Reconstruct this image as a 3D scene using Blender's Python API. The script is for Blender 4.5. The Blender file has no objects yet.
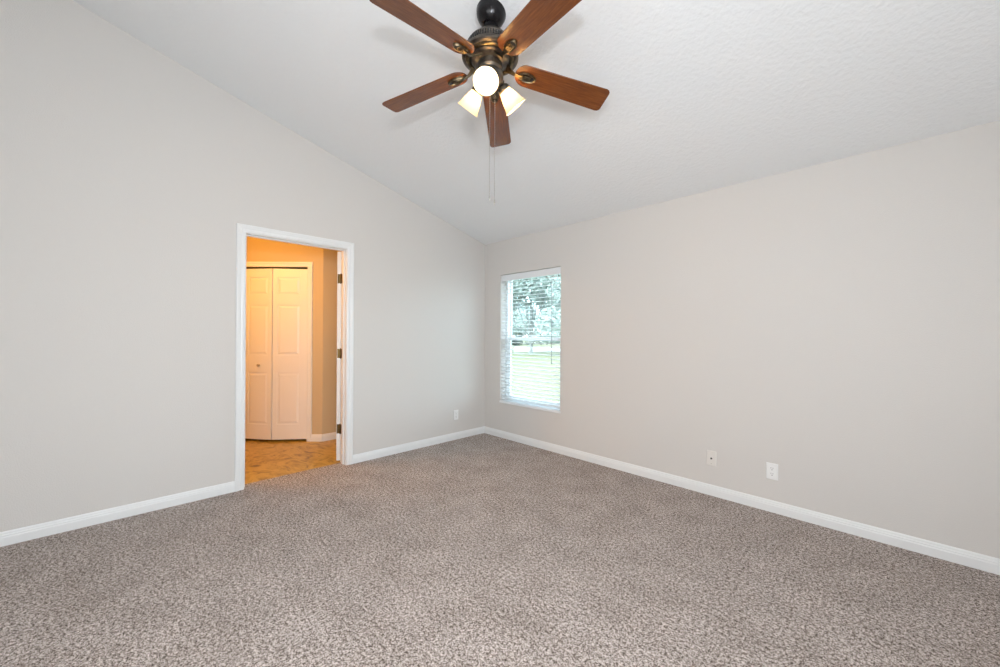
import bpy, bmesh, math, random
from mathutils import Vector, Matrix

random.seed(7)
SC = bpy.context.scene
COL = SC.collection

# ------------------------------------------------------------------ camera
F_PX, YAW, PITCH, ROLL = 385.17, -0.7948, 0.0033, 0.0049
CAM = Vector((3.6497, -3.3098, 1.25))
_f = Vector((math.sin(YAW) * math.cos(PITCH), math.cos(YAW) * math.cos(PITCH), math.sin(PITCH)))
_r0 = Vector((math.cos(YAW), -math.sin(YAW), 0))
_u0 = _r0.cross(_f)
_r = _r0 * math.cos(ROLL) + _u0 * math.sin(ROLL)
_u = _u0 * math.cos(ROLL) - _r0 * math.sin(ROLL)
cam_data = bpy.data.cameras.new('camera')
cam_data.sensor_fit = 'HORIZONTAL'
cam_data.sensor_width = 36.0
cam_data.lens = 36.0 * F_PX / 1000.0
cam_data.clip_start = 0.02
cam_data.clip_end = 400
cam = bpy.data.objects.new('camera', cam_data)
cam.matrix_world = Matrix((( _r.x, _u.x, -_f.x, CAM.x), (_r.y, _u.y, -_f.y, CAM.y),
                           (_r.z, _u.z, -_f.z, CAM.z), (0, 0, 0, 1)))
COL.objects.link(cam)
SC.camera = cam

# ------------------------------------------------------------------ view, sky, lights
SC.view_settings.view_transform = 'Standard'
SC.view_settings.look = 'None'
SC.view_settings.gamma = 1.0
SC.view_settings.use_curve_mapping = False
SC.view_settings.exposure = 0.05

world = bpy.data.worlds.new('sky')
SC.world = world
world.use_nodes = True
bg = world.node_tree.nodes['Background']
bg.inputs['Color'].default_value = (0.72, 0.87, 1.0, 1)
bg.inputs['Strength'].default_value = 7.8


def lamp(name, kind, loc, power, color=(1, 1, 1), size=0.1, target=None, angle=None):
    d = bpy.data.lights.new(name, kind)
    d.energy = power
    d.color = color
    if kind == 'AREA':
        d.shape = 'DISK'
        d.size = size
    elif kind == 'SUN':
        d.angle = angle or 0.02
    else:
        d.shadow_soft_size = size
    o = bpy.data.objects.new(name, d)
    o.location = loc
    if target is not None:
        o.rotation_euler = (Vector(target) - Vector(loc)).to_track_quat('-Z', 'Y').to_euler()
    COL.objects.link(o)
    return o


# daylight outside, coming over the roof from behind the house
lamp('sun', 'SUN', (0, -20, 30), 7.0, (1, 0.97, 0.9), target=(-6, 0, 0), angle=0.03)
# the photographer's flash, just above and behind the camera
lamp('photo_flash', 'AREA', (3.74, -3.39, 1.62), 21, (0.88, 0.94, 1.0), 0.09, target=(0.6, -0.6, 1.55))
# cool fill discs added out of view, where no windows are built
lamp('fill_near', 'AREA', (4.72, -3.45, 1.12), 101, (0.885, 0.945, 1.0), 1.9, target=(0.0, -3.2, 0.55))
lamp('fill_back', 'AREA', (3.2, -4.47, 1.12), 33, (0.94, 0.985, 1.0), 1.9, target=(3.3, 0.0, 0.55))
lamp('fill_side', 'AREA', (4.72, -1.0, 1.5), 4, (0.88, 0.95, 1.0), 1.1, target=(2.6, -0.4, 1.6))  # added to lift the dim right end of the window wall
# warm ceiling lamp in the hall
lamp('hall_lamp', 'POINT', (-0.62, -2.95, 2.18), 39, (1.0, 0.445, 0.06), 0.10)

# ------------------------------------------------------------------ helpers


def new_mat(name, color=(0.8, 0.8, 0.8), rough=0.5, metal=0.0, spec=0.5):
    m = bpy.data.materials.new(name)
    m.use_nodes = True
    b = m.node_tree.nodes['Principled BSDF']
    b.inputs['Base Color'].default_value = (*color, 1)
    b.inputs['Roughness'].default_value = rough
    b.inputs['Metallic'].default_value = metal
    b.inputs['Specular IOR Level'].default_value = spec
    return m


def N(m, kind, **kw):
    n = m.node_tree.nodes.new(kind)
    for k, v in kw.items():
        if k in n.inputs:
            n.inputs[k].default_value = v
        else:
            setattr(n, k, v)
    return n


def L(m, a, ao, b, bi):
    m.node_tree.links.new(a.outputs[ao], b.inputs[bi])


def noise(m, scale, detail=2.0, rough=0.5, coord='Object', stretch=None):
    tc = N(m, 'ShaderNodeTexCoord')
    n = N(m, 'ShaderNodeTexNoise')
    n.inputs['Scale'].default_value = scale
    n.inputs['Detail'].default_value = detail
    n.inputs['Roughness'].default_value = rough
    if stretch:
        mp = N(m, 'ShaderNodeMapping')
        mp.inputs['Scale'].default_value = stretch
        L(m, tc, coord, mp, 'Vector')
        L(m, mp, 'Vector', n, 'Vector')
    else:
        L(m, tc, coord, n, 'Vector')
    return n


def ramp(m, src, out, stops):
    r = N(m, 'ShaderNodeValToRGB')
    els = r.color_ramp.elements
    while len(els) > len(stops):
        els.remove(els[-1])
    while len(els) < len(stops):
        els.new(1.0)
    for e, (p, c) in zip(els, stops):
        e.position = p
        e.color = (*c, 1)
    L(m, src, out, r, 'Fac')
    return r


def bump(m, src, out, strength, dist=0.002):
    b = N(m, 'ShaderNodeBump')
    b.inputs['Strength'].default_value = strength
    b.inputs['Distance'].default_value = dist
    L(m, src, out, b, 'Height')
    L(m, b, 'Normal', m.node_tree.nodes['Principled BSDF'], 'Normal')
    return b


def obj(name, bm, mat, parent=None, smooth=False):
    """Link a bmesh (built in world coordinates) as one mesh object."""
    if parent is not None:
        off = Vector(parent.location)
        p = parent.parent
        while p is not None:
            off += Vector(p.location)
            p = p.parent
        bmesh.ops.translate(bm, verts=bm.verts, vec=-off)
    bmesh.ops.recalc_face_normals(bm, faces=bm.faces)
    me = bpy.data.meshes.new(name)
    bm.to_mesh(me)
    bm.free()
    me.materials.append(mat)
    if smooth:
        for p in me.polygons:
            p.use_smooth = True
        try:
            me.set_sharp_from_angle(angle=math.radians(smooth if smooth is not True else 35))
        except Exception:
            pass
    o = bpy.data.objects.new(name, me)
    COL.objects.link(o)
    if parent is not None:
        o.parent = parent
    return o


def empty(name, loc):
    o = bpy.data.objects.new(name, None)
    o.empty_display_size = 0.1
    o.location = loc
    COL.objects.link(o)
    return o


def tag(o, label=None, cat=None, group=None, kind=None):
    if label:
        o['label'] = label
    if cat:
        o['category'] = cat
    if group:
        o['group'] = group
    if kind:
        o['kind'] = kind
    return o


def structure(o, label, cat):
    return tag(o, label, cat, kind='structure')


def add_box(bm, lo, hi, bev=0.0):
    r = bmesh.ops.create_cube(bm, size=1.0)
    vs = r['verts']
    c = [(a + b) / 2 for a, b in zip(lo, hi)]
    d = [b - a for a, b in zip(lo, hi)]
    for v in vs:
        v.co = Vector((c[i] + v.co[i] * d[i] for i in range(3)))
    if bev > 0:
        es = list({e for v in vs for e in v.link_edges})
        bmesh.ops.bevel(bm, geom=es, offset=bev, segments=2, affect='EDGES', profile=0.5)
    return bm


def box(lo, hi, bev=0.0):
    return add_box(bmesh.new(), lo, hi, bev)


def add_prism(bm, pts, vec):
    """Extrude the closed polygon pts by vec."""
    vec = Vector(vec)
    a = [bm.verts.new(p) for p in pts]
    b = [bm.verts.new(Vector(p) + vec) for p in pts]
    n = len(pts)
    bm.faces.new(a)
    bm.faces.new(list(reversed(b)))
    for i in range(n):
        bm.faces.new((a[i], a[(i + 1) % n], b[(i + 1) % n], b[i]))
    return bm


def add_lathe(bm, prof, origin, axis=(0, 0, 1), seg=48, close=False):
    """Turn profile [(radius, height)] about axis through origin."""
    ax = Vector(axis).normalized()
    t = Vector((1, 0, 0)) if abs(ax.x) < 0.9 else Vector((0, 1, 0))
    e1 = (t - ax * t.dot(ax)).normalized()
    e2 = ax.cross(e1)
    o = Vector(origin)
    rings = []
    for r, h in prof:
        if r < 1e-6:
            rings.append([bm.verts.new(o + ax * h)])
        else:
            rings.append([bm.verts.new(o + ax * h + (e1 * math.cos(2 * math.pi * i / seg) + e2 * math.sin(2 * math.pi * i / seg)) * r)
                          for i in range(seg)])
    pairs = list(zip(rings[:-1], rings[1:]))
    if close:
        pairs.append((rings[-1], rings[0]))
    for A, B in pairs:
        if len(A) == 1 and len(B) == 1:
            continue
        for i in range(seg):
            j = (i + 1) % seg
            if len(A) == 1:
                bm.faces.new((A[0], B[i], B[j]))
            elif len(B) == 1:
                bm.faces.new((A[i], A[j], B[0]))
            else:
                bm.faces.new((A[i], A[j], B[j], B[i]))
    return bm


def add_tube(bm, pts, rad, seg=8):
    pts = [Vector(p) for p in pts]
    rs = rad if isinstance(rad, (list, tuple)) else [rad] * len(pts)
    prev = None
    ref = None
    for i, p in enumerate(pts):
        d = (pts[min(i + 1, len(pts) - 1)] - pts[max(i - 1, 0)]).normalized()
        if ref is None:
            ref = Vector((0, 0, 1)) if abs(d.z) < 0.9 else Vector((1, 0, 0))
        a = (ref - d * ref.dot(d)).normalized()
        ref = a
        b = d.cross(a)
        ring = [bm.verts.new(p + (a * math.cos(2 * math.pi * k / seg) + b * math.sin(2 * math.pi * k / seg)) * rs[i]) for k in range(seg)]
        if prev:
            for k in range(seg):
                bm.faces.new((prev[k], prev[(k + 1) % seg], ring[(k + 1) % seg], ring[k]))
        else:
            bm.faces.new(list(reversed(ring)))
        prev = ring
    bm.faces.new(prev)
    return bm


def add_run(bm, prof, a, b, out):
    """Moulding: profile [(depth, height)] run from a to b; out is the wall normal; a/b may carry mitres as (point, shift)."""
    a, b, out = Vector(a), Vector(b), Vector(out).normalized()
    A = [bm.verts.new(a + out * d + Vector((0, 0, h))) for d, h in prof]
    B = [bm.verts.new(b + out * d + Vector((0, 0, h))) for d, h in prof]
    n = len(prof)
    for i in range(n):
        bm.faces.new((A[i], A[(i + 1) % n], B[(i + 1) % n], B[i]))
    bm.faces.new(A)
    bm.faces.new(list(reversed(B)))
    return bm


def add_casing(bm, prof, inner, to_world):
    """Casing around an opening: inner path [(s, z)] x4 (up, over, down); profile [(w outward, depth)]."""
    s0, s1, zt = inner
    n = len(prof)
    rows = []
    for (bs, bz, ds, dz) in ((s0, 0, -1, 0), (s0, zt, -1, 1), (s1, zt, 1, 1), (s1, 0, 1, 0)):
        rows.append([bm.verts.new(to_world(bs + ds * w, bz + dz * w, d)) for w, d in prof])
    for A, B in zip(rows[:-1], rows[1:]):
        for i in range(n):
            bm.faces.new((A[i], A[(i + 1) % n], B[(i + 1) % n], B[i]))
    bm.faces.new(rows[0])
    bm.faces.new(list(reversed(rows[-1])))
    return bm


# ------------------------------------------------------------------ materials
def paint(name, col, scale=160.0, strength=0.25, rough=0.7, mottled=0.0):
    m = new_mat(name, col, rough, spec=0.3)
    n = noise(m, scale, 3.0, 0.55)
    bump(m, n, 'Fac', strength, 0.005)
    return m


M_wall = paint('greige_wall_paint', (0.665, 0.640, 0.612))
M_ceil = paint('white_textured_ceiling', (0.82, 0.83, 0.835), 42.0, 0.8, 0.85)
M_hallwall = paint('hall_wall_paint', (0.58, 0.46, 0.29))
M_trim = new_mat('white_trim_paint', (0.80, 0.81, 0.81), 0.35)
M_door = new_mat('white_door_paint', (0.80, 0.79, 0.77), 0.4)
M_vinyl = new_mat('white_vinyl', (0.82, 0.84, 0.86), 0.35)
M_slat = new_mat('white_blind_slat', (0.86, 0.87, 0.88), 0.4)
nt = M_slat.node_tree
tl = nt.nodes.new('ShaderNodeBsdfTranslucent')
tl.inputs['Color'].default_value = (0.95, 0.97, 0.98, 1)
mxs = nt.nodes.new('ShaderNodeMixShader')
mxs.inputs[0].default_value = 0.5
nt.links.new(nt.nodes['Principled BSDF'].outputs[0], mxs.inputs[1])
nt.links.new(tl.outputs[0], mxs.inputs[2])
nt.links.new(mxs.outputs[0], nt.nodes['Material Output'].inputs[0])
M_plate = new_mat('white_plastic_plate', (0.84, 0.84, 0.83), 0.3)
M_ivory = new_mat('ivory_plastic_plate', (0.76, 0.73, 0.69), 0.35)
M_slot = new_mat('dark_slot', (0.06, 0.055, 0.05), 0.6)
M_steel = new_mat('nickel_metal', (0.55, 0.53, 0.50), 0.3, 1.0)
M_hinge = new_mat('aged_brass_hinge', (0.13, 0.080, 0.030), 0.35, 1.0)
M_dark = new_mat('dark_track_metal', (0.02, 0.018, 0.016), 0.6)
M_cord = new_mat('white_cord', (0.75, 0.75, 0.74), 0.6)
M_wand = new_mat('clear_grey_plastic', (0.35, 0.38, 0.40), 0.2)

# carpet: speckled cut pile
M_carpet = new_mat('grey_brown_carpet', (0.3, 0.27, 0.25), 0.95, spec=0.05)
na = noise(M_carpet, 260.0, 2.0, 0.6)
nb = noise(M_carpet, 130.0, 2.0, 0.6)
nc = noise(M_carpet, 62.0, 2.0, 0.6)
ad = N(M_carpet, 'ShaderNodeMath', operation='MULTIPLY_ADD')
L(M_carpet, nb, 'Fac', ad, 0)
ad.inputs[1].default_value = 1.4
L(M_carpet, na, 'Fac', ad, 2)
ad2 = N(M_carpet, 'ShaderNodeMath', operation='MULTIPLY_ADD')
L(M_carpet, nc, 'Fac', ad2, 0)
ad2.inputs[1].default_value = 1.0
L(M_carpet, ad, 0, ad2, 2)
n1 = N(M_carpet, 'ShaderNodeMath', operation='MULTIPLY')
L(M_carpet, ad2, 0, n1, 0)
n1.inputs[1].default_value = 1 / 3.4
r1 = ramp(M_carpet, n1, 0, [(0.39, (0.046, 0.032, 0.025)), (0.45, (0.203, 0.164, 0.141)), (0.51, (0.435, 0.378, 0.348)), (0.59, (0.75, 0.68, 0.65))])
n2 = noise(M_carpet, 4.5, 4.0, 0.65)
r2 = ramp(M_carpet, n2, 'Fac', [(0.32, (0.86, 0.845, 0.83)), (0.68, (1.10, 1.10, 1.10))])
mx = N(M_carpet, 'ShaderNodeMix', data_type='RGBA', blend_type='MULTIPLY')
mx.inputs[0].default_value = 1.0
M_carpet.node_tree.links.new(r1.outputs['Color'], mx.inputs[6])
M_carpet.node_tree.links.new(r2.outputs['Color'], mx.inputs[7])
M_carpet.node_tree.links.new(mx.outputs[2], M_carpet.node_tree.nodes['Principled BSDF'].inputs['Base Color'])
bump(M_carpet, n1, 0, 0.6, 0.010)

# hall floor: swirled tan vinyl
M_hallfloor = new_mat('tan_swirled_vinyl', (0.5, 0.35, 0.2), 0.35)
n1 = noise(M_hallfloor, 5.0, 6.0, 0.62, stretch=(1.0, 1.6, 1.0))
n1.inputs['Distortion'].default_value = 1.6
r1 = ramp(M_hallfloor, n1, 'Fac', [(0.30, (0.15, 0.080, 0.012)), (0.46, (0.44, 0.27, 0.045)), (0.60, (0.58, 0.38, 0.085)), (0.75, (0.32, 0.185, 0.030))])
L(M_hallfloor, r1, 'Color', M_hallfloor.node_tree.nodes['Principled BSDF'], 'Base Color')

# fan materials
M_bronze = new_mat('oil_rubbed_bronze', (0.030, 0.024, 0.020), 0.32, 0.75)
n1 = noise(M_bronze, 30.0, 3.0)
r1 = ramp(M_bronze, n1, 'Fac', [(0.35, (0.055, 0.048, 0.042)), (0.70, (0.16, 0.135, 0.105))])
L(M_bronze, r1, 'Color', M_bronze.node_tree.nodes['Principled BSDF'], 'Base Color')
M_black = new_mat('black_bronze', (0.012, 0.011, 0.012), 0.25, 0.4)
M_brass = new_mat('antique_brass', (0.30, 0.205, 0.095), 0.30, 1.0)
n1 = noise(M_brass, 45.0, 2.0)
r1 = ramp(M_brass, n1, 'Fac', [(0.35, (0.075, 0.056, 0.034)), (0.70, (0.23, 0.175, 0.105))])
L(M_brass, r1, 'Color', M_brass.node_tree.nodes['Principled BSDF'], 'Base Color')
M_wood = new_mat('reddish_walnut_blade', (0.2, 0.08, 0.03), 0.22)
n1 = noise(M_wood, 9.0, 5.0, 0.6, stretch=(1.0, 14.0, 1.0))
r1 = ramp(M_wood, n1, 'Fac', [(0.25, (0.085, 0.023, 0.006)), (0.50, (0.150, 0.044, 0.010)), (0.75, (0.235, 0.074, 0.016))])
L(M_wood, r1, 'Color', M_wood.node_tree.nodes['Principled BSDF'], 'Base Color')
M_woodedge = new_mat('dark_blade_edge', (0.09, 0.035, 0.015), 0.4)

M_shade = bpy.data.materials.new('frosted_cream_glass')
M_shade.use_nodes = True
nt = M_shade.node_tree
nt.nodes.clear()
o_ = nt.nodes.new('ShaderNodeOutputMaterial')
d_ = nt.nodes.new('ShaderNodeBsdfDiffuse')
d_.inputs['Color'].default_value = (0.92, 0.86, 0.68, 1)
t_ = nt.nodes.new('ShaderNodeBsdfTranslucent')
t_.inputs['Color'].default_value = (1.0, 0.95, 0.78, 1)
g_ = nt.nodes.new('ShaderNodeBsdfGlossy')
g_.inputs['Roughness'].default_value = 0.25
m1 = nt.nodes.new('ShaderNodeMixShader')
m1.inputs[0].default_value = 0.70
m2 = nt.nodes.new('ShaderNodeMixShader')
m2.inputs[0].default_value = 0.05
nt.links.new(d_.outputs[0], m1.inputs[1])
nt.links.new(t_.outputs[0], m1.inputs[2])
nt.links.new(m1.outputs[0], m2.inputs[1])
nt.links.new(g_.outputs[0], m2.inputs[2])
nt.links.new(m2.outputs[0], o_.inputs[0])

M_bulb = bpy.data.materials.new('lit_bulb')
M_bulb.use_nodes = True
nt = M_bulb.node_tree
nt.nodes.clear()
o_ = nt.nodes.new('ShaderNodeOutputMaterial')
e_ = nt.nodes.new('ShaderNodeEmission')
e_.inputs['Color'].default_value = (1.0, 0.66, 0.37, 1)
e_.inputs['Strength'].default_value = 330.0
nt.links.new(e_.outputs[0], o_.inputs[0])

M_glass = bpy.data.materials.new('window_glass')
M_glass.use_nodes = True
nt = M_glass.node_tree
nt.nodes.clear()
o_ = nt.nodes.new('ShaderNodeOutputMaterial')
a_ = nt.nodes.new('ShaderNodeBsdfTransparent')
a_.inputs['Color'].default_value = (0.93, 0.985, 0.98, 1)
b_ = nt.nodes.new('ShaderNodeBsdfGlossy')
b_.inputs['Roughness'].default_value = 0.02
mm = nt.nodes.new('ShaderNodeMixShader')
mm.inputs[0].default_value = 0.06
nt.links.new(a_.outputs[0], mm.inputs[1])
nt.links.new(b_.outputs[0], mm.inputs[2])
nt.links.new(mm.outputs[0], o_.inputs[0])

# ------------------------------------------------------------------ room shell
H0, SL = 2.3978, 0.2714            # ceiling height at the window wall and its rise per metre
XE, YE = 4.75, -4.50               # walls behind the camera
TH = 0.12
DL, DR, DH = -2.600, -1.784, 2.058  # bedroom door opening (jamb faces)
JT = 0.019
WL, WR, WB, WT = 0.2871, 1.1907, 0.437, 1.9812  # window opening


def ceil_z(y):
    return H0 - SL * y


structure(obj('floor', box((-0.11, YE, -0.15), (XE, 0, 0)), M_carpet),
          'grey brown speckled cut pile carpet covering the bedroom floor', 'floor')

bm = bmesh.new()
add_prism(bm, [(-TH, 0.12, H0 - SL * 0.12), (-TH, YE - 0.12, ceil_z(YE - 0.12)), (-TH, YE - 0.12, ceil_z(YE - 0.12) + 0.12), (-TH, 0.12, H0 - SL * 0.12 + 0.12)],
          (XE + 2 * TH, 0, 0))
structure(obj('ceiling', bm, M_ceil), 'white textured ceiling sloping up away from the window wall', 'ceiling')

EP = 0.02
bm = bmesh.new()
ro_l, ro_r, ro_t = DL - JT, DR + JT, DH + JT
add_prism(bm, [(-TH, YE, -0.15), (-TH, ro_l, -0.15), (-TH, ro_l, ceil_z(ro_l) + EP), (-TH, YE, ceil_z(YE) + EP)], (TH, 0, 0))
add_prism(bm, [(-TH, ro_l, ro_t), (-TH, ro_r, ro_t), (-TH, ro_r, ceil_z(ro_r) + EP), (-TH, ro_l, ceil_z(ro_l) + EP)], (TH, 0, 0))
add_prism(bm, [(-TH, ro_r, -0.15), (-TH, 0.0, -0.15), (-TH, 0.0, ceil_z(0) + EP), (-TH, ro_r, ceil_z(ro_r) + EP)], (TH, 0, 0))
structure(obj('wall_left', bm, M_wall), 'tall greige wall with the doorway under the sloping ceiling', 'wall')

bm = bmesh.new()
TW = 0.16
zt = H0 + EP
add_box(bm, (-TH, 0, -0.15), (WL, TW, zt))
add_box(bm, (WR, 0, -0.15), (XE + TH, TW, zt))
add_box(bm, (WL, 0, -0.15), (WR, TW, WB))
add_box(bm, (WL, 0, WT), (WR, TW, zt))
structure(obj('wall_right', bm, M_wall), 'long greige wall with the window and two wall plates', 'wall')

bm = bmesh.new()
add_prism(bm, [(XE, 0, -0.15), (XE, YE, -0.15), (XE, YE, ceil_z(YE) + EP), (XE, 0, ceil_z(0) + EP)], (TH, 0, 0))
structure(obj('wall_near', bm, M_wall), 'greige wall to the right behind the camera', 'wall')
structure(obj('wall_back', box((-TH, YE - TH, -0.15), (XE + TH, YE, ceil_z(YE) + EP)), M_wall),
          'greige wall behind the camera opposite the window', 'wall')

# baseboards
BB = [(0.0, 0.0), (0.014, 0.0), (0.014, 0.049), (0.0120, 0.054), (0.0120, 0.062), (0.0090, 0.066), (0.0075, 0.075), (0.003, 0.082), (0.0, 0.082)]
CW = 0.062
y1 = DL - 0.005 - CW
y2 = DR + 0.005 + CW
bm = add_run(bmesh.new(), BB, (0, YE, 0), (0, y1, 0), (1, 0, 0))
add_run(bm, BB, (0, y2, 0), (0, -0.001, 0), (1, 0, 0))
structure(obj('baseboard_left', bm, M_trim, smooth=False), 'white moulded baseboard along the doorway wall', 'baseboard')
bm = add_run(bmesh.new(), BB, (0.0, 0, 0), (XE, 0, 0), (0, -1, 0))
structure(obj('baseboard_right', bm, M_trim), 'white moulded baseboard along the window wall', 'baseboard')

# bedroom door casing (room side and hall side), with a stepped colonial profile
CP = [(0.0, 0.0), (0.0, 0.010), (0.006, 0.0125), (0.018, 0.0135), (0.028, 0.011), (0.034, 0.0145), (0.050, 0.0185), (0.058, 0.0185), (CW, 0.014), (CW, 0.0)]
bm = add_casing(bmesh.new(), CP, (DL - 0.005, DR + 0.005, DH + 0.005), lambda s, z, d: (d, s, z))
structure(obj('trim_1', bm, M_trim), 'white moulded casing around the bedroom doorway', 'door trim')
bm = add_casing(bmesh.new(), CP, (DL - 0.005, DR + 0.005, DH + 0.005), lambda s, z, d: (-TH - d, s, z))
structure(obj('trim_2', bm, M_trim), 'white casing on the hall side of the doorway', 'door trim')

# bedroom door: jamb, stop, slab swung into the hall, hinges
door = structure(empty('door_1', (-0.06, (DL + DR) / 2, 0)), 'white bedroom door swung open into the hall, seen by its hinged edge', 'door')
bm = bmesh.new()
add_box(bm, (-TH, DL - JT, 0), (0, DL, DH + JT))
add_box(bm, (-TH, DR, 0), (0, DR + JT, DH + JT))
add_box(bm, (-TH, DL, DH), (0, DR, DH + JT))
obj('jamb', bm, M_trim, door)
bm = bmesh.new()
add_box(bm, (-0.072, DL, 0), (-0.038, DL + 0.011, DH), 0.002)
add_box(bm, (-0.072, DR - 0.011, 0), (-0.038, DR, DH), 0.002)
add_box(bm, (-0.072, DL + 0.011, DH - 0.011), (-0.038, DR - 0.011, DH), 0.002)
obj('door_stop', bm, M_trim, door)

PIN = Vector((-TH - 0.004, DR + 0.002, 0))
ANG = math.radians(120)
d_dir = Vector((-math.sin(ANG), -math.cos(ANG), 0))     # closed door points to -y, turned towards -x
t_dir = Vector((math.cos(ANG), -math.sin(ANG), 0))


def door_pt(a, t, z):
    return PIN + d_dir * a + t_dir * t + Vector((0, 0, z))


def add_obox(bm, f, lo, hi, bev=0.0):
    tmp = bmesh.new()
    add_box(tmp, lo, hi, bev)
    mp = {v: bm.verts.new(f(*v.co)) for v in tmp.verts}
    for fc in tmp.faces:
        bm.faces.new([mp[v] for v in fc.verts])
    tmp.free()
    return bm


bm = bmesh.new()
add_obox(bm, door_pt, (0.004, 0.003, 0.015), (0.796, 0.038, DH - 0.004), 0.0015)
for (z0, z1) in ((0.22, 0.80), (1.0, 1.58), (1.70, 1.90)):
    for (a0, a1) in ((0.11, 0.36), (0.44, 0.69)):
        for t0, t1 in ((0.0005, 0.003), (0.038, 0.0405)):
            add_obox(bm, door_pt, (a0, t0, z0), (a1, t1, z1), 0.002)
obj('door_slab', bm, M_door, door)
bm = bmesh.new()
for sd, t in ((-1, 0.003), (1, 0.038)):
    add_lathe(bm, [(0, 0), (0.026, 0), (0.026, 0.006), (0.011, 0.012), (0.011, 0.03), (0.024, 0.038), (0.028, 0.052), (0.020, 0.064), (0, 0.066)],
              door_pt(0.73, t, 0.94), t_dir * sd, 20)
obj('door_knob', bm, M_steel, door, True)
for hz in (0.325, 1.060, 1.790):
    bm = bmesh.new()
    add_obox(bm, door_pt, (0.0025, 0.006, hz - 0.045), (0.0045, 0.034, hz + 0.045))
    add_box(bm, (-TH + 0.001, DR - 0.0012, hz - 0.045), (-TH + 0.028, DR + 0.0008, hz + 0.045))
    add_lathe(bm, [(0, -0.052), (0.004, -0.050), (0.0065, -0.046), (0.0065, 0.046), (0.004, 0.050), (0, 0.052)],
              PIN + Vector((0.0, -0.004, hz)), (0, 0, 1), 12)
    obj('hinge', bm, M_hinge, door, True)

# ------------------------------------------------------------------ hall beyond the door
HX = -0.98      # straight hall wall
P0 = Vector((-1.043, -1.685, 0))
ED = Vector((-math.sqrt(0.5), -math.sqrt(0.5), 0))   # along the diagonal closet wall, away from its corner
EN = Vector((math.sqrt(0.5), -math.sqrt(0.5), 0))    # its face towards the bedroom


def dg(s, d, z):
    return P0 + ED * s + EN * d + Vector((0, 0, z))


C0, C1, CH = 0.115, 0.887, 2.029      # closet opening along the diagonal wall
SE = 1.35
HH = 2.44
bm = bmesh.new()
S_CORNER = -0.063
add_obox(bm, dg, (S_CORNER, -0.10, 0), (C0, 0, HH))
add_obox(bm, dg, (C1, -0.10, 0), (SE, 0, HH))
add_obox(bm, dg, (C0, -0.10, CH), (C1, 0, HH))
structure(obj('wall_hall_diagonal', bm, M_hallwall), 'hall wall set on the diagonal around the closet door', 'wall')
pc = dg(S_CORNER, 0, 0)
structure(obj('wall_hall_straight', box((pc.x - 0.1, pc.y, 0), (pc.x, 0.0, HH)), M_hallwall),
          'shaded hall wall beside the closet, facing the doorway', 'wall')
pe = dg(SE, 0, 0)
bm = bmesh.new()
add_box(bm, (pe.x - 0.1, -4.0, 0), (pe.x, pe.y, HH))
add_box(bm, (pe.x - 0.1, -4.1, 0), (-TH, -4.0, HH))
add_box(bm, (pc.x - 0.1, 0.0, 0), (-TH, 0.16, HH))
structure(obj('wall_hall_ends', bm, M_hallwall), 'end walls of the hall out of sight of the doorway', 'wall')
structure(obj('ceiling_hall', box((-2.9, -4.1, HH), (-TH, 0.16, HH + 0.1)), M_ceil), 'flat hall ceiling beyond the doorway', 'ceiling')
structure(obj('floor_hall', box((-2.9, -4.1, -0.12), (-0.11, 0.16, -0.002)), M_hallfloor), 'tan swirled vinyl floor of the hall', 'floor')
# closet interior
bm = bmesh.new()
add_obox(bm, dg, (C0 - 0.3, -0.75, 0), (C1 + 0.3, -0.70, HH))
add_obox(bm, dg, (C0 - 0.35, -0.75, 0), (C0 - 0.30, -0.10, HH))
add_obox(bm, dg, (C1 + 0.30, -0.75, 0), (C1 + 0.35, -0.10, HH))
structure(obj('wall_closet', bm, M_hallwall), 'inside walls of the hall closet behind the bifold door', 'wall')
# hall baseboards
bm = bmesh.new()
add_run(bm, BB, dg(S_CORNER, 0, 0), dg(C0 - 0.058, 0, 0), EN)
add_run(bm, BB, (pc.x, pc.y, 0), (pc.x, 0.0, 0), (1, 0, 0))
add_run(bm, BB, dg(C1 + 0.058, 0, 0), dg(SE, 0, 0), EN)
structure(obj('baseboard_hall', bm, M_trim), 'white baseboard around the corner of the hall walls', 'baseboard')
# closet casing
CP2 = [(w * 0.058 / CW, d) for w, d in CP]
bm = add_casing(bmesh.new(), CP2, (C0, C1, CH), lambda s, z, d: dg(s, d, z))
structure(obj('trim_3', bm, M_trim), 'white casing around the closet door in the hall', 'door trim')

# bifold closet door
bif = structure(empty('door_2', dg((C0 + C1) / 2, 0, 0)), 'white six-panel bifold closet door in the hall, folded slightly open', 'door')
FOLD = 0.048
LEAF = (C1 - C0) / 2 - 0.003
th = math.asin(FOLD / LEAF)


def leaf_pt(flip):
    if not flip:      # leaf pivoting at the right jamb
        a = ED * math.cos(th) + EN * math.sin(th)
        o = dg(C0 + 0.002, -0.035, 0)
    else:
        a = -ED * math.cos(th) + EN * math.sin(th)
        o = dg(C1 - 0.002, -0.035, 0)
    n = Vector((0, 0, 1)).cross(a)
    if n.dot(EN) < 0:
        n = -n
    return lambda u, d, z: o + a * u + n * d + Vector((0, 0, z))


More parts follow.
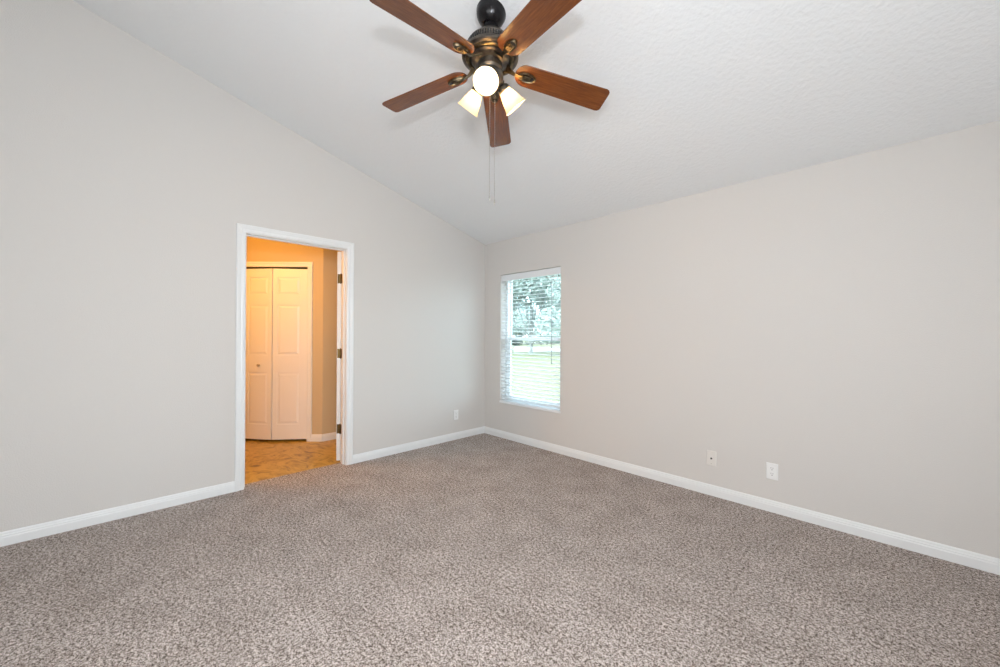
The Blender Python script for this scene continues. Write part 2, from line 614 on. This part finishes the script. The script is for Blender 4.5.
def bifold_leaf(flip):
    f = leaf_pt(flip)
    W, D = LEAF + 0.0022, 0.033
    z0, z1 = 0.026, 2.003
    u0, u1 = 0.086, W - 0.048
    rows = [(0.200, 0.800), (1.000, 1.585), (1.700, 1.905)]
    bm = bmesh.new()
    # carcass with sunk panels: stiles, rails, recessed fields with raised centres
    add_obox(bm, f, (0, 0, z0), (W, D - 0.009, z1))
    add_obox(bm, f, (0, D - 0.009, z0), (u0, D, z1), 0.001)
    add_obox(bm, f, (u1, D - 0.009, z0), (W, D, z1), 0.001)
    zs = [z0] + [v for r in rows for v in r] + [z1]
    for k in range(0, len(zs), 2):
        add_obox(bm, f, (u0, D - 0.009, zs[k]), (u1, D, zs[k + 1]), 0.0)
    for a, b in rows:
        # bevelled raised centre
        i, j = 0.012, 0.034
        lo = [f(u0 + i, D - 0.009, a + i), f(u1 - i, D - 0.009, a + i), f(u1 - i, D - 0.009, b - i), f(u0 + i, D - 0.009, b - i)]
        hi = [f(u0 + j, D - 0.002, a + j), f(u1 - j, D - 0.002, a + j), f(u1 - j, D - 0.002, b - j), f(u0 + j, D - 0.002, b - j)]
        A = [bm.verts.new(p) for p in lo]
        B = [bm.verts.new(p) for p in hi]
        bm.faces.new(B)
        for q in range(4):
            bm.faces.new((A[q], A[(q + 1) % 4], B[(q + 1) % 4], B[q]))
    return f, obj('bifold_leaf', bm, M_door, bif)


f1, leaf1 = bifold_leaf(False)
f2, leaf2 = bifold_leaf(True)
bm = bmesh.new()
ctr = f2(LEAF * 0.60, 0.033, 0.885)
nrm = (f2(0, 1, 0) - f2(0, 0, 0)).normalized()
add_lathe(bm, [(0, 0), (0.011, 0), (0.011, 0.004), (0.006, 0.008), (0.006, 0.014), (0.012, 0.019), (0.016, 0.025), (0.013, 0.031), (0, 0.033)], ctr, nrm, 20)
kn = obj('knob', bm, M_steel, bif, True)
kn['label'] = 'small round metal knob'
bm = bmesh.new()
add_obox(bm, dg, (C0 + 0.001, -0.06, CH - 0.012), (C1 - 0.001, -0.02, CH - 0.001))
obj('track', bm, M_dark, bif)

# ------------------------------------------------------------------ window
win = structure(empty('window_1', ((WL + WR) / 2, 0.1, WB)), 'white single-hung window in the right wall beside the corner', 'window')
FY0, FY1 = 0.085, 0.150
fw = 0.042
zm = 1.203
bm = bmesh.new()
add_box(bm, (WL, FY0, WB), (WL + fw, FY1, WT), 0.002)
add_box(bm, (WR - fw, FY0, WB), (WR, FY1, WT), 0.002)
add_box(bm, (WL + fw, FY0, WT - fw), (WR - fw, FY1, WT), 0.002)
add_box(bm, (WL + fw, FY0, WB), (WR - fw, FY1, WB + 0.03), 0.002)
obj('window_frame', bm, M_vinyl, win)


def sash(name, y0, y1, z0, z1, top, bot, st):
    bm = bmesh.new()
    x0, x1 = WL + fw, WR - fw
    add_box(bm, (x0, y0, z0), (x0 + st, y1, z1), 0.002)
    add_box(bm, (x1 - st, y0, z0), (x1, y1, z1), 0.002)
    add_box(bm, (x0 + st, y0, z1 - top), (x1 - st, y1, z1), 0.002)
    add_box(bm, (x0 + st, y0, z0), (x1 - st, y1, z0 + bot), 0.002)
    o = obj(name, bm, M_vinyl, win)
    g = obj('pane', box((x0 + st, (y0 + y1) / 2 - 0.002, z0 + bot), (x1 - st, (y0 + y1) / 2 + 0.002, z1 - top)), M_glass, o)
    return o


sash('upper_sash', 0.125, 0.147, zm - 0.018, WT - fw, 0.016, 0.038, 0.018)
sash('lower_sash', 0.092, 0.118, WB + 0.03, zm + 0.022, 0.042, 0.045, 0.034)
bm = bmesh.new()
add_box(bm, ((WL + WR) / 2 - 0.025, 0.084, zm + 0.022), ((WL + WR) / 2 + 0.025, 0.112, zm + 0.032), 0.002)
obj('sash_lock', bm, M_vinyl, win)
bm = box((WL - 0.004, -0.012, WB - 0.014), (WR + 0.004, 0.090, WB + 0.010), 0.003)
obj('window_sill', bm, M_vinyl, win)

# blind
blind = tag(empty('window_blind', ((WL + WR) / 2, 0.04, WT)), 'white two-inch horizontal slat blind lowered over the window with its slats open', 'blind')
bx0, bx1 = WL + 0.006, WR - 0.006
bm = bmesh.new()
add_box(bm, (bx0, 0.014, WT - 0.052), (bx1, 0.066, WT - 0.004), 0.002)
obj('headrail', bm, M_slat, blind)
bm = bmesh.new()
add_box(bm, (bx0 - 0.003, 0.002, WT - 0.080), (bx1 + 0.003, 0.011, WT - 0.009), 0.003)
obj('valance', bm, M_vinyl, blind)
bm = bmesh.new()
zb = WB + 0.045
nsl = 33
ztop = WT - 0.098
for k in range(nsl):
    z = zb + 0.035 + (ztop - zb - 0.035) * k / (nsl - 1)
    tilt = math.radians(4)
    pr = []
    for q in range(7):
        v = -0.025 + 0.05 * q / 6
        cz = 0.0032 * (1 - (v / 0.025) ** 2)
        pr.append((0.040 + v * math.cos(tilt) - cz * math.sin(tilt), z + v * math.sin(tilt) + cz * math.cos(tilt)))
    loop = pr + [(y, zz - 0.0026) for y, zz in reversed(pr)]
    add_prism(bm, [(bx0, y, zz) for y, zz in loop], (bx1 - bx0, 0, 0))
obj('slats', bm, M_slat, blind)
bm = box((bx0, 0.015, zb - 0.012), (bx1, 0.065, zb + 0.010), 0.004)
obj('bottom_rail', bm, M_slat, blind)
for cx in (WL + 0.13, WR - 0.13):
    bm = bmesh.new()
    for cy in (0.0125, 0.0675):
        add_tube(bm, [(cx, cy, WT - 0.06), (cx, cy, zb)], 0.0009, 5)
    for k in range(nsl):
        z = zb + 0.033 + (ztop - zb - 0.035) * k / (nsl - 1)
        add_tube(bm, [(cx, 0.0125, z - 0.001), (cx, 0.0675, z - 0.001)], 0.0006, 4)
    obj('ladder_cord', bm, M_cord, blind)
bm = bmesh.new()
wx = WR - 0.115
add_tube(bm, [(wx, -0.002, WT - 0.083), (wx, -0.004, WT - 0.11)], 0.0022, 6)
add_tube(bm, [(wx, -0.004, WT - 0.11), (wx + 0.003, -0.006, 0.98)], 0.0040, 6)
add_lathe(bm, [(0, 0), (0.005, 0.002), (0.0055, 0.02), (0.0035, 0.05), (0, 0.05)], (wx + 0.003, -0.006, 0.935), (0, 0, 1), 8)
wd = obj('tilt_wand', bm, M_wand, blind, True)
wd['label'] = 'thin grey tilt wand'

# ------------------------------------------------------------------ wall plates


def plate_pt(c, n):
    n = Vector(n)
    r = Vector((0, 0, 1)).cross(n)      # to the right as one faces the plate
    c = Vector(c)
    return lambda a, d, z: c + r * a + n * d + Vector((0, 0, z))


def cover(f, mat, parent, name='cover_plate', w=0.070, h=0.1145):
    bm = bmesh.new()
    lo = []
    hi = []
    for (sx, sz) in ((-1, -1), (1, -1), (1, 1), (-1, 1)):
        lo.append(bm.verts.new(f(sx * w / 2, 0, sz * h / 2)))
        hi.append((bm.verts.new(f(sx * w / 2, 0.003, sz * h / 2)), bm.verts.new(f(sx * (w / 2 - 0.004), 0.0062, sz * (h / 2 - 0.004)))))
    for q in range(4):
        p = (q + 1) % 4
        bm.faces.new((lo[q], lo[p], hi[p][0], hi[q][0]))
        bm.faces.new((hi[q][0], hi[p][0], hi[p][1], hi[q][1]))
    bm.faces.new([h_[1] for h_ in hi])
    bm.faces.new(list(reversed(lo)))
    return obj(name, bm, mat, parent)


def screw(f, z, parent, mat):
    bm = bmesh.new()
    nrm = (f(0, 1, 0) - f(0, 0, 0))
    add_lathe(bm, [(0.0032, 0.0), (0.0032, 0.0004), (0.002, 0.0010), (0, 0.0011)], f(0, 0.0062, z), nrm, 12)
    return obj('screw', bm, mat, parent, True)


def receptacle(f, zc, parent):
    bm = bmesh.new()
    pts = []
    for k in range(24):
        a = 2 * math.pi * k / 24
        pts.append((max(-0.0142, min(0.0142, 0.0172 * math.cos(a))), 0.0172 * math.sin(a)))
    add_prism(bm, [f(x, 0.0058, zc + z) for x, z in pts], f(0, 0.0018, 0) - f(0, 0, 0))
    rc = obj('receptacle', bm, M_plate, parent)
    bm = bmesh.new()
    add_obox(bm, f, (-0.0072, 0.0074, zc + 0.000), (-0.0050, 0.0079, zc + 0.0085))
    add_obox(bm, f, (0.0050, 0.0074, zc + 0.001), (0.0072, 0.0079, zc + 0.0080))
    nrm = (f(0, 1, 0) - f(0, 0, 0))
    add_lathe(bm, [(0.0027, 0), (0.0027, 0.0005), (0, 0.0005)], f(0, 0.0074, zc - 0.0075), nrm, 12)
    obj('slots', bm, M_slot, rc)


def outlet(c, n, label):
    root = tag(empty('wall_outlet', c), label, 'outlet', 'duplex wall outlets above the baseboards')
    f = plate_pt(c, n)
    cover(f, M_plate, root)
    receptacle(f, 0.0195, root)
    receptacle(f, -0.0195, root)
    screw(f, 0.0, root, M_plate)
    return root


outlet((3.051, 0, 0.288), (0, -1, 0), 'white duplex outlet on the right wall, nearest the camera')
outlet((0, -0.460, 0.2905), (1, 0, 0), 'white duplex outlet on the left wall between doorway and corner')
root = tag(empty('cable_jack_plate', (2.6555, 0, 0.2905)), 'ivory cable jack plate with one dark socket on the right wall', 'wall plate')
f = plate_pt((2.6555, 0, 0.2905), (0, -1, 0))
cover(f, M_ivory, root)
bm = bmesh.new()
add_lathe(bm, [(0.0075, 0), (0.0075, 0.0015), (0.0048, 0.0015), (0.0048, 0.009), (0.003, 0.009), (0.003, 0.004), (0, 0.004)], f(0, 0.0058, -0.002), (0, -1, 0), 16)
jk = obj('jack', bm, M_slot, root)
jk['label'] = 'dark cable socket'
screw(f, 0.042, root, M_ivory)
screw(f, -0.042, root, M_steel)

# ------------------------------------------------------------------ ceiling fan
HUB = Vector((2.1845, -1.9545, 2.650))
EZ = Vector((-0.003, 0.031, 1)).normalized()     # the fan hangs a touch out of plumb
CZ = ceil_z(HUB.y)
fan = tag(empty('ceiling_fan', (HUB.x, HUB.y, CZ)), 'bronze ceiling fan with five reddish wood blades and three lit shades', 'ceiling fan')
cn = Vector((0, SL, 1)).normalized()          # ceiling normal (upwards)
bm = bmesh.new()
R = 0.076
prof = [(R + 0.002, 0.004), (R + 0.002, -0.006)]
for k in range(1, 13):
    a = k / 12 * math.radians(70)
    prof.append((R * math.cos(a), -0.006 - 0.072 * math.sin(a)))
prof += [(0.024, -0.070), (0.018, -0.055)]
add_lathe(bm, prof, HUB + EZ * (CZ - HUB.z), cn, 40)
obj('canopy', bm, M_black, fan, True)
bm = bmesh.new()
add_lathe(bm, [(0.0, 0.0), (0.0125, 0.0), (0.0125, -0.10), (0, -0.10)], HUB + EZ * (CZ - 0.02 - HUB.z), EZ, 20)
add_lathe(bm, [(0.0125, 0.012), (0.034, 0.006), (0.038, -0.004), (0.038, -0.035), (0.045, -0.045), (0.045, -0.052), (0, -0.052)], HUB + EZ * (2.856 - HUB.z), EZ, 32)
obj('downrod', bm, M_black, fan, True)

bm = bmesh.new()
housing = [(0.0, 2.818), (0.050, 2.816), (0.066, 2.806), (0.088, 2.786), (0.104, 2.768), (0.116, 2.756), (0.120, 2.748),
           (0.122, 2.742), (0.128, 2.716), (0.134, 2.706), (0.144, 2.700), (0.1465, 2.694), (0.1465, 2.684), (0.140, 2.678), (0.128, 2.675),
           (0.122, 2.680), (0.108, 2.680), (0.098, 2.668), (0.086, 2.662), (0.070, 2.658), (0.060, 2.652), (0.0, 2.652)]
add_lathe(bm, housing, HUB - EZ * HUB.z, EZ, 72)
obj('motor_housing', bm, M_bronze, fan, True)
bm = bmesh.new()
for k in range(60):
    a = 2 * math.pi * k / 60
    e1 = Vector((math.cos(a), math.sin(a), 0))
    e1 = (e1 - EZ * e1.dot(EZ)).normalized()
    e2 = EZ.cross(e1)
    pts = [HUB + e1 * rr + EZ * (zz - HUB.z) for rr, zz in ((0.1205, 2.744), (0.1245, 2.743), (0.1305, 2.718), (0.1265, 2.717))]
    add_prism(bm, [p - e2 * 0.0028 for p in pts], e2 * 0.0056)
obj('vent_ribs', bm, M_black, fan)
bm = bmesh.new()
add_lathe(bm, [(0.1275, 2.676), (0.126, 2.668), (0.118, 2.664), (0.108, 2.667), (0.104, 2.676)], HUB - EZ * HUB.z, EZ, 72, close=True)
o = obj('accent_ring', bm, M_brass, fan, True)
o['label'] = 'antique brass ring'

# switch housing and light fitter
bm = bmesh.new()
add_lathe(bm, [(0.0, 2.654), (0.062, 2.654), (0.066, 2.644), (0.066, 2.622), (0.058, 2.612), (0.058, 2.604), (0.070, 2.598), (0.072, 2.590),
               (0.070, 2.566), (0.058, 2.548), (0.036, 2.536), (0.016, 2.531), (0.012, 2.522), (0.0, 2.519)], HUB - EZ * HUB.z, EZ, 48)
fitter = obj('light_fitter', bm, M_bronze, fan, True)

# blades with their irons
PH, PIT, DROOP, TX, TY = 1.017, -0.21, 0.128, 0.003, -0.031


def blade_outline():
    w0, w1, R0, R1 = 0.128, 0.145, 0.138, 0.657
    pts = []
    def hw(x):
        return (w0 + (w1 - w0) * (x - 0.2) / (R1 - 0.2)) / 2
    for k in range(13):
        a = math.pi / 2 + math.pi * k / 12
        pts.append((R0 + 0.060 + 0.060 * math.cos(a), hw(R0 + 0.06) * math.sin(a)))
    c = 0.011
    pts += [(R1 - 2.2 * c, -hw(R1)), (R1 - c, -hw(R1) + 0.3 * c), (R1 - 0.25 * c, -hw(R1) + 1.1 * c), (R1, -hw(R1) + 2.2 * c),
            (R1, hw(R1) - 2.2 * c), (R1 - 0.25 * c, hw(R1) - 1.1 * c), (R1 - c, hw(R1) - 0.3 * c), (R1 - 2.2 * c, hw(R1))]
    return pts


def blade_mesh():
    bm = bmesh.new()
    add_prism(bm, [(x, y, -0.003) for x, y in blade_outline()], (0, 0, 0.006))
    bmesh.ops.recalc_face_normals(bm, faces=bm.faces)
    es = [e for e in bm.edges if len(e.link_faces) == 2 and abs(e.calc_face_angle(0)) > 1.2 and abs(e.verts[0].co.z - e.verts[1].co.z) < 1e-6]
    bmesh.ops.bevel(bm, geom=es, offset=0.0012, segments=1, affect='EDGES')
    return bm


def iron_mesh():
    """Cast bracket under the blade: flat arm to the motor and a rimmed oval medallion."""
    bm = bmesh.new()
    # arm, forked at the motor and narrowing to the blade
    arm = [(0.085, 0.026, 0.012), (0.105, 0.016, 0.004), (0.130, 0.009, -0.009), (0.155, 0.008, -0.013), (0.175, 0.012, -0.0135)]
    prev = None
    for x, hw, z in arm:
        ring = [bm.verts.new((x, -hw, z - 0.003)), bm.verts.new((x, hw, z - 0.003)), bm.verts.new((x, hw, z + 0.003)), bm.verts.new((x, -hw, z + 0.003))]
        if prev:
            for q in range(4):
                bm.faces.new((prev[q], prev[(q + 1) % 4], ring[(q + 1) % 4], ring[q]))
        else:
            bm.faces.new(ring)
        prev = ring
    bm.faces.new(list(reversed(prev)))
    # medallion: oval raised rim and ribbed plate
    cx, a, b = 0.202, 0.050, 0.025
    seg = 32
    rows = []
    for (k, z) in ((1.0, -0.003), (1.0, -0.012), (0.93, -0.0155), (0.84, -0.014), (0.78, -0.0095), (0.70, -0.009)):
        rows.append([bm.verts.new((cx + a * k * math.cos(2 * math.pi * i / seg), b * k * math.sin(2 * math.pi * i / seg), z)) for i in range(seg)])
    for A, B in zip(rows[:-1], rows[1:]):
        for i in range(seg):
            bm.faces.new((A[i], A[(i + 1) % seg], B[(i + 1) % seg], B[i]))
    bm.faces.new(rows[-1])
    bm.faces.new(list(reversed(rows[0])))
    # three leaf ribs, stopping short of the outer end
    for q in (-1, 0, 1):
        add_tube(bm, [(0.164, q * 0.004, -0.0125), (0.188, q * 0.009, -0.0145), (0.213, q * 0.008, -0.0115), (0.222, q * 0.005, -0.009)],
                 [0.003, 0.0042, 0.0035, 0.0015], 8)
    return bm


def raw(name, bm, mat, smooth=False):
    bmesh.ops.recalc_face_normals(bm, faces=bm.faces)
    me = bpy.data.meshes.new(name)
    bm.to_mesh(me)
    bm.free()
    me.materials.append(mat)
    if smooth:
        for p in me.polygons:
            p.use_smooth = True
        me.set_sharp_from_angle(angle=math.radians(40))
    return me


def oval_mesh():
    bm = bmesh.new()
    seg = 24
    cx = 0.234
    pts = [(cx + 0.0110 * math.cos(2 * math.pi * i / seg), 0.0155 * math.sin(2 * math.pi * i / seg), -0.0125) for i in range(seg)]
    add_prism(bm, pts, (0, 0, 0.002))
    return bm


me_blade = raw('blade', blade_mesh(), M_wood)
me_iron = raw('blade_iron', iron_mesh(), M_brass, True)
me_dark = raw('medallion_opening', oval_mesh(), M_dark)
ex, ey, ez = Vector((1, 0, TX)), Vector((0, 1, TY)), Vector((-TX, -TY, 1))
for k in range(5):
    a = PH + k * 2 * math.pi / 5
    rad = ex * math.cos(a) + ey * math.sin(a)
    u = (rad * math.cos(DROOP) - ez * math.sin(DROOP)).normalized()
    tan = (-math.sin(a) * ex + math.cos(a) * ey)
    v = tan * math.cos(PIT) + ez * math.sin(PIT)
    v = (v - u * v.dot(u)).normalized()
    w = u.cross(v)
    o = HUB - Vector((HUB.x, HUB.y, CZ))
    b = bpy.data.objects.new('blade', me_blade)
    b.parent = fan
    b.matrix_local = Matrix(((u.x, v.x, w.x, o.x), (u.y, v.y, w.y, o.y), (u.z, v.z, w.z, o.z), (0, 0, 0, 1)))
    COL.objects.link(b)
    for nm, me in (('blade_iron', me_iron), ('medallion_opening', me_dark)):
        q = bpy.data.objects.new(nm, me)
        q.parent = b
        COL.objects.link(q)

# three bell shades on the fitter
AZ = math.atan2(CAM.y - HUB.y, CAM.x - HUB.x) - 0.13
for k in range(3):
    a = AZ + k * 2 * math.pi / 3
    hz = Vector((math.cos(a), math.sin(a), 0))
    neck = Vector((HUB.x, HUB.y, 2.545)) + hz * 0.078
    axis = (hz * 0.074 + Vector((0, 0, -0.080))).normalized()
    bm = bmesh.new()
    add_tube(bm, [Vector((HUB.x, HUB.y, 2.585)) + hz * 0.055, Vector((HUB.x, HUB.y, 2.582)) + hz * 0.070, neck - axis * 0.020, neck - axis * 0.004],
             [0.011, 0.012, 0.014, 0.018], 14)
    add_lathe(bm, [(0.0, -0.022), (0.018, -0.020), (0.030, -0.010), (0.034, 0.0), (0.034, 0.012), (0.031, 0.012), (0.031, 0.0), (0.0, -0.004)], neck, axis, 32)
    obj('shade_holder', bm, M_bronze, fan, True)
    bm = bmesh.new()
    t = 0.003
    outer = [(0.029, 0.004), (0.031, 0.014), (0.037, 0.030), (0.043, 0.048), (0.048, 0.066), (0.052, 0.084), (0.057, 0.098), (0.063, 0.108)]
    inner = [(r_ - t, h_) for r_, h_ in reversed(outer)]
    add_lathe(bm, outer + inner, neck, axis, 40, close=True)
    sh = obj('lamp_shade', bm, M_shade, fan, True)
    sh['label'] = 'lit frosted cream glass bell shade'
    bm = bmesh.new()
    add_lathe(bm, [(0.0, 0.0), (0.012, 0.0), (0.013, 0.020), (0.020, 0.036), (0.0255, 0.052), (0.0245, 0.066), (0.017, 0.078), (0.0, 0.083)], neck, axis, 24)
    obj('bulb', bm, M_bulb, sh, True)

# pull chains: beads on a cord with small end drops
for dx, dy, zt_, ze, rr in ((0.018, -0.016, 2.560, 1.962, 0.0017), (0.026, 0.012, 2.560, 1.947, 0.0015)):
    x, y = HUB.x + dx, HUB.y + dy
    bm = bmesh.new()
    add_tube(bm, [(x, y, zt_), (x, y, ze)], rr * 0.55, 6)
    nb = 70
    for q in range(nb):
        z = zt_ + (ze - zt_) * (q + 0.5) / nb
        add_lathe(bm, [(0, -rr), (rr, -rr * 0.4), (rr, rr * 0.4), (0, rr)], (x, y, z), (0, 0, 1), 6)
    add_lathe(bm, [(0, 0.002), (0.0025, 0.0), (0.004, -0.012), (0.0045, -0.020), (0.002, -0.025), (0, -0.026)], (x, y, ze), (0, 0, 1), 10)
    obj('pull_chain', bm, M_steel, fan, True)

# ------------------------------------------------------------------ outside the window
M_lawn = new_mat('pale_sunlit_grass', (0.26, 0.30, 0.12), 0.9)
n1 = noise(M_lawn, 1.2, 6.0, 0.7)
r1 = ramp(M_lawn, n1, 'Fac', [(0.3, (0.090, 0.093, 0.040)), (0.7, (0.112, 0.110, 0.054))])
L(M_lawn, r1, 'Color', M_lawn.node_tree.nodes['Principled BSDF'], 'Base Color')
M_road = new_mat('pale_concrete', (0.50, 0.49, 0.47), 0.9)
M_bark = new_mat('grey_bark', (0.20, 0.21, 0.20), 0.9)


def leaf_mat(name, c):
    m = new_mat(name, c, 0.6)
    n = noise(m, 2.0, 2.0)
    r = ramp(m, n, 'Fac', [(0.3, tuple(v * 0.88 for v in c)), (0.7, tuple(min(1, v * 1.12) for v in c))])
    L(m, r, 'Color', m.node_tree.nodes['Principled BSDF'], 'Base Color')
    t = N(m, 'ShaderNodeBsdfTranslucent')
    L(m, r, 'Color', t, 'Color')
    mix = N(m, 'ShaderNodeMixShader')
    mix.inputs[0].default_value = 0.5
    L(m, m.node_tree.nodes['Principled BSDF'], 0, mix, 1)
    L(m, t, 0, mix, 2)
    L(m, mix, 0, m.node_tree.nodes['Material Output'], 0)
    return m


GZ = -0.20
structure(obj('lawn', box((-160, 0.6, GZ - 0.3), (60, 160, GZ)), M_lawn), 'wide pale sunlit lawn outside the window', 'lawn')

VD = Vector((-0.7137, 0.7004, 0))     # the way one looks out through the window
VR = Vector((0.7004, 0.7137, 0))


def yard(depth, across, z=0.0):
    p = Vector((3.635, -3.296, 0)) + VD * depth + VR * across
    return Vector((p.x, p.y, GZ + z))


bm = bmesh.new()
p = [yard(33, 1.2), yard(46, 1.8), yard(46, 30), yard(33, 30)]
add_prism(bm, p, (0, 0, 0.02))
structure(obj('road', bm, M_road), 'pale concrete road across the lawn', 'road')


def leaf_cloud(blobs, n, size, seed):
    rnd = random.Random(seed)
    bm = bmesh.new()
    tot = sum(r ** 2 for _, r in blobs)
    for c, r in blobs:
        c = Vector(c)
        for _ in range(int(n * r * r / tot)):
            d = Vector((rnd.gauss(0, 1), rnd.gauss(0, 1), rnd.gauss(0, 1))).normalized()
            q = c + d * r * (0.55 + 0.45 * rnd.random() ** 0.5)
            nrm = (d + Vector((rnd.gauss(0, .5), rnd.gauss(0, .5), rnd.gauss(0, .5)))).normalized()
            t1 = nrm.orthogonal().normalized()
            t1 = (t1 * math.cos(rnd.random() * 6.28) + nrm.cross(t1) * math.sin(rnd.random() * 6.28)).normalized()
            t2 = nrm.cross(t1)
            s = size * (0.6 + 0.8 * rnd.random())
            bm.faces.new([bm.verts.new(q + t1 * s), bm.verts.new(q + t2 * s * 0.5 + nrm * s * 0.12), bm.verts.new(q - t1 * s), bm.verts.new(q - t2 * s * 0.5 + nrm * s * 0.12)])
    return bm


def tree(depth, across, height, spread, trunk_h, mat, seed, label, n=2600, size=0.22):
    rnd = random.Random(seed)
    base = yard(depth, across)
    root = tag(empty('shade_tree', base), label, 'tree', 'trees across the lawn')
    bm = bmesh.new()
    top = base + Vector((0, 0, height * 0.72))
    add_tube(bm, [base - Vector((0, 0, 0.1)), base + Vector((0.05, 0, trunk_h * 0.5)), base + Vector((0, 0.05, trunk_h)), top], [0.20, 0.15, 0.13, 0.05], 10)
    blobs = []
    for q in range(11):
        a = q * 2.4 + rnd.random()
        rr = spread * (0.25 + 0.55 * rnd.random())
        h = trunk_h + (height - trunk_h) * (0.08 + 0.80 * rnd.random())
        c = base + VR * (rr * math.cos(a)) + VD * (rr * math.sin(a)) + Vector((0, 0, h))
        blobs.append((c, spread * (0.30 + 0.18 * rnd.random())))
        st = base + Vector((0, 0, trunk_h * (0.8 + 0.5 * rnd.random())))
        add_tube(bm, [st, (st + c) / 2 + Vector((0, 0, 0.2)), c], [0.07, 0.05, 0.02], 7)
    obj('trunk', bm, M_bark, root)
    blobs.append((base + Vector((0, 0, height * 0.62)), spread * 0.55))
    fo = obj('foliage', leaf_cloud(blobs, n, size, seed), mat, root)
    fo['kind'] = 'stuff'
    return root


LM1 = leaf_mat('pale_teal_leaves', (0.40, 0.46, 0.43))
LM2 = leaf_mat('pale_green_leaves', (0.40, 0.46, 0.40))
LM3 = leaf_mat('dark_teal_leaves', (0.07, 0.11, 0.105))
tree(30, 2.4, 9.6, 4.2, 0.7, LM1, 3, 'broad pale green tree seen in the middle of the window', 14000, 0.20)
tree(42, 8.6, 8.6, 3.6, 1.0, LM2, 5, 'lighter leafy tree seen towards the right edge of the window', 9000, 0.25)
tree(60, 1.2, 16.0, 5.5, 1.4, LM1, 9, 'tall tree standing furthest back behind the broad tree', 12000, 0.32)


def shrub(depth, across, w, h, mat, seed, label):
    base = yard(depth, across)
    root = tag(empty('shrub', base), label, 'shrub', 'dark shrubs beyond the road')
    bm = bmesh.new()
    for q in range(4):
        a = q * 1.6
        add_tube(bm, [base, base + Vector((math.cos(a) * w * 0.3, math.sin(a) * w * 0.3, h * 0.6))], [0.05, 0.02], 6)
    obj('stem', bm, M_bark, root)
    rnd = random.Random(seed)
    blobs = [(base + VR * (w * (q / 4 - 0.5)) + Vector((0, 0, h * (0.45 + 0.15 * rnd.random()))), h * 0.5) for q in range(5)]
    fo = obj('foliage', leaf_cloud(blobs, 500, 0.13, seed), mat, root)
    fo['kind'] = 'stuff'


shrub(56, 6.0, 3.6, 1.4, LM3, 21, 'wide dark shrub row beyond the road, under the middle tree')
shrub(57, 10.6, 1.8, 1.4, LM3, 22, 'small dark shrub beyond the road at the right of the window')
shrub(50, 1.9, 1.2, 1.0, LM3, 23, 'low dark shrub beyond the road at the left of the window')
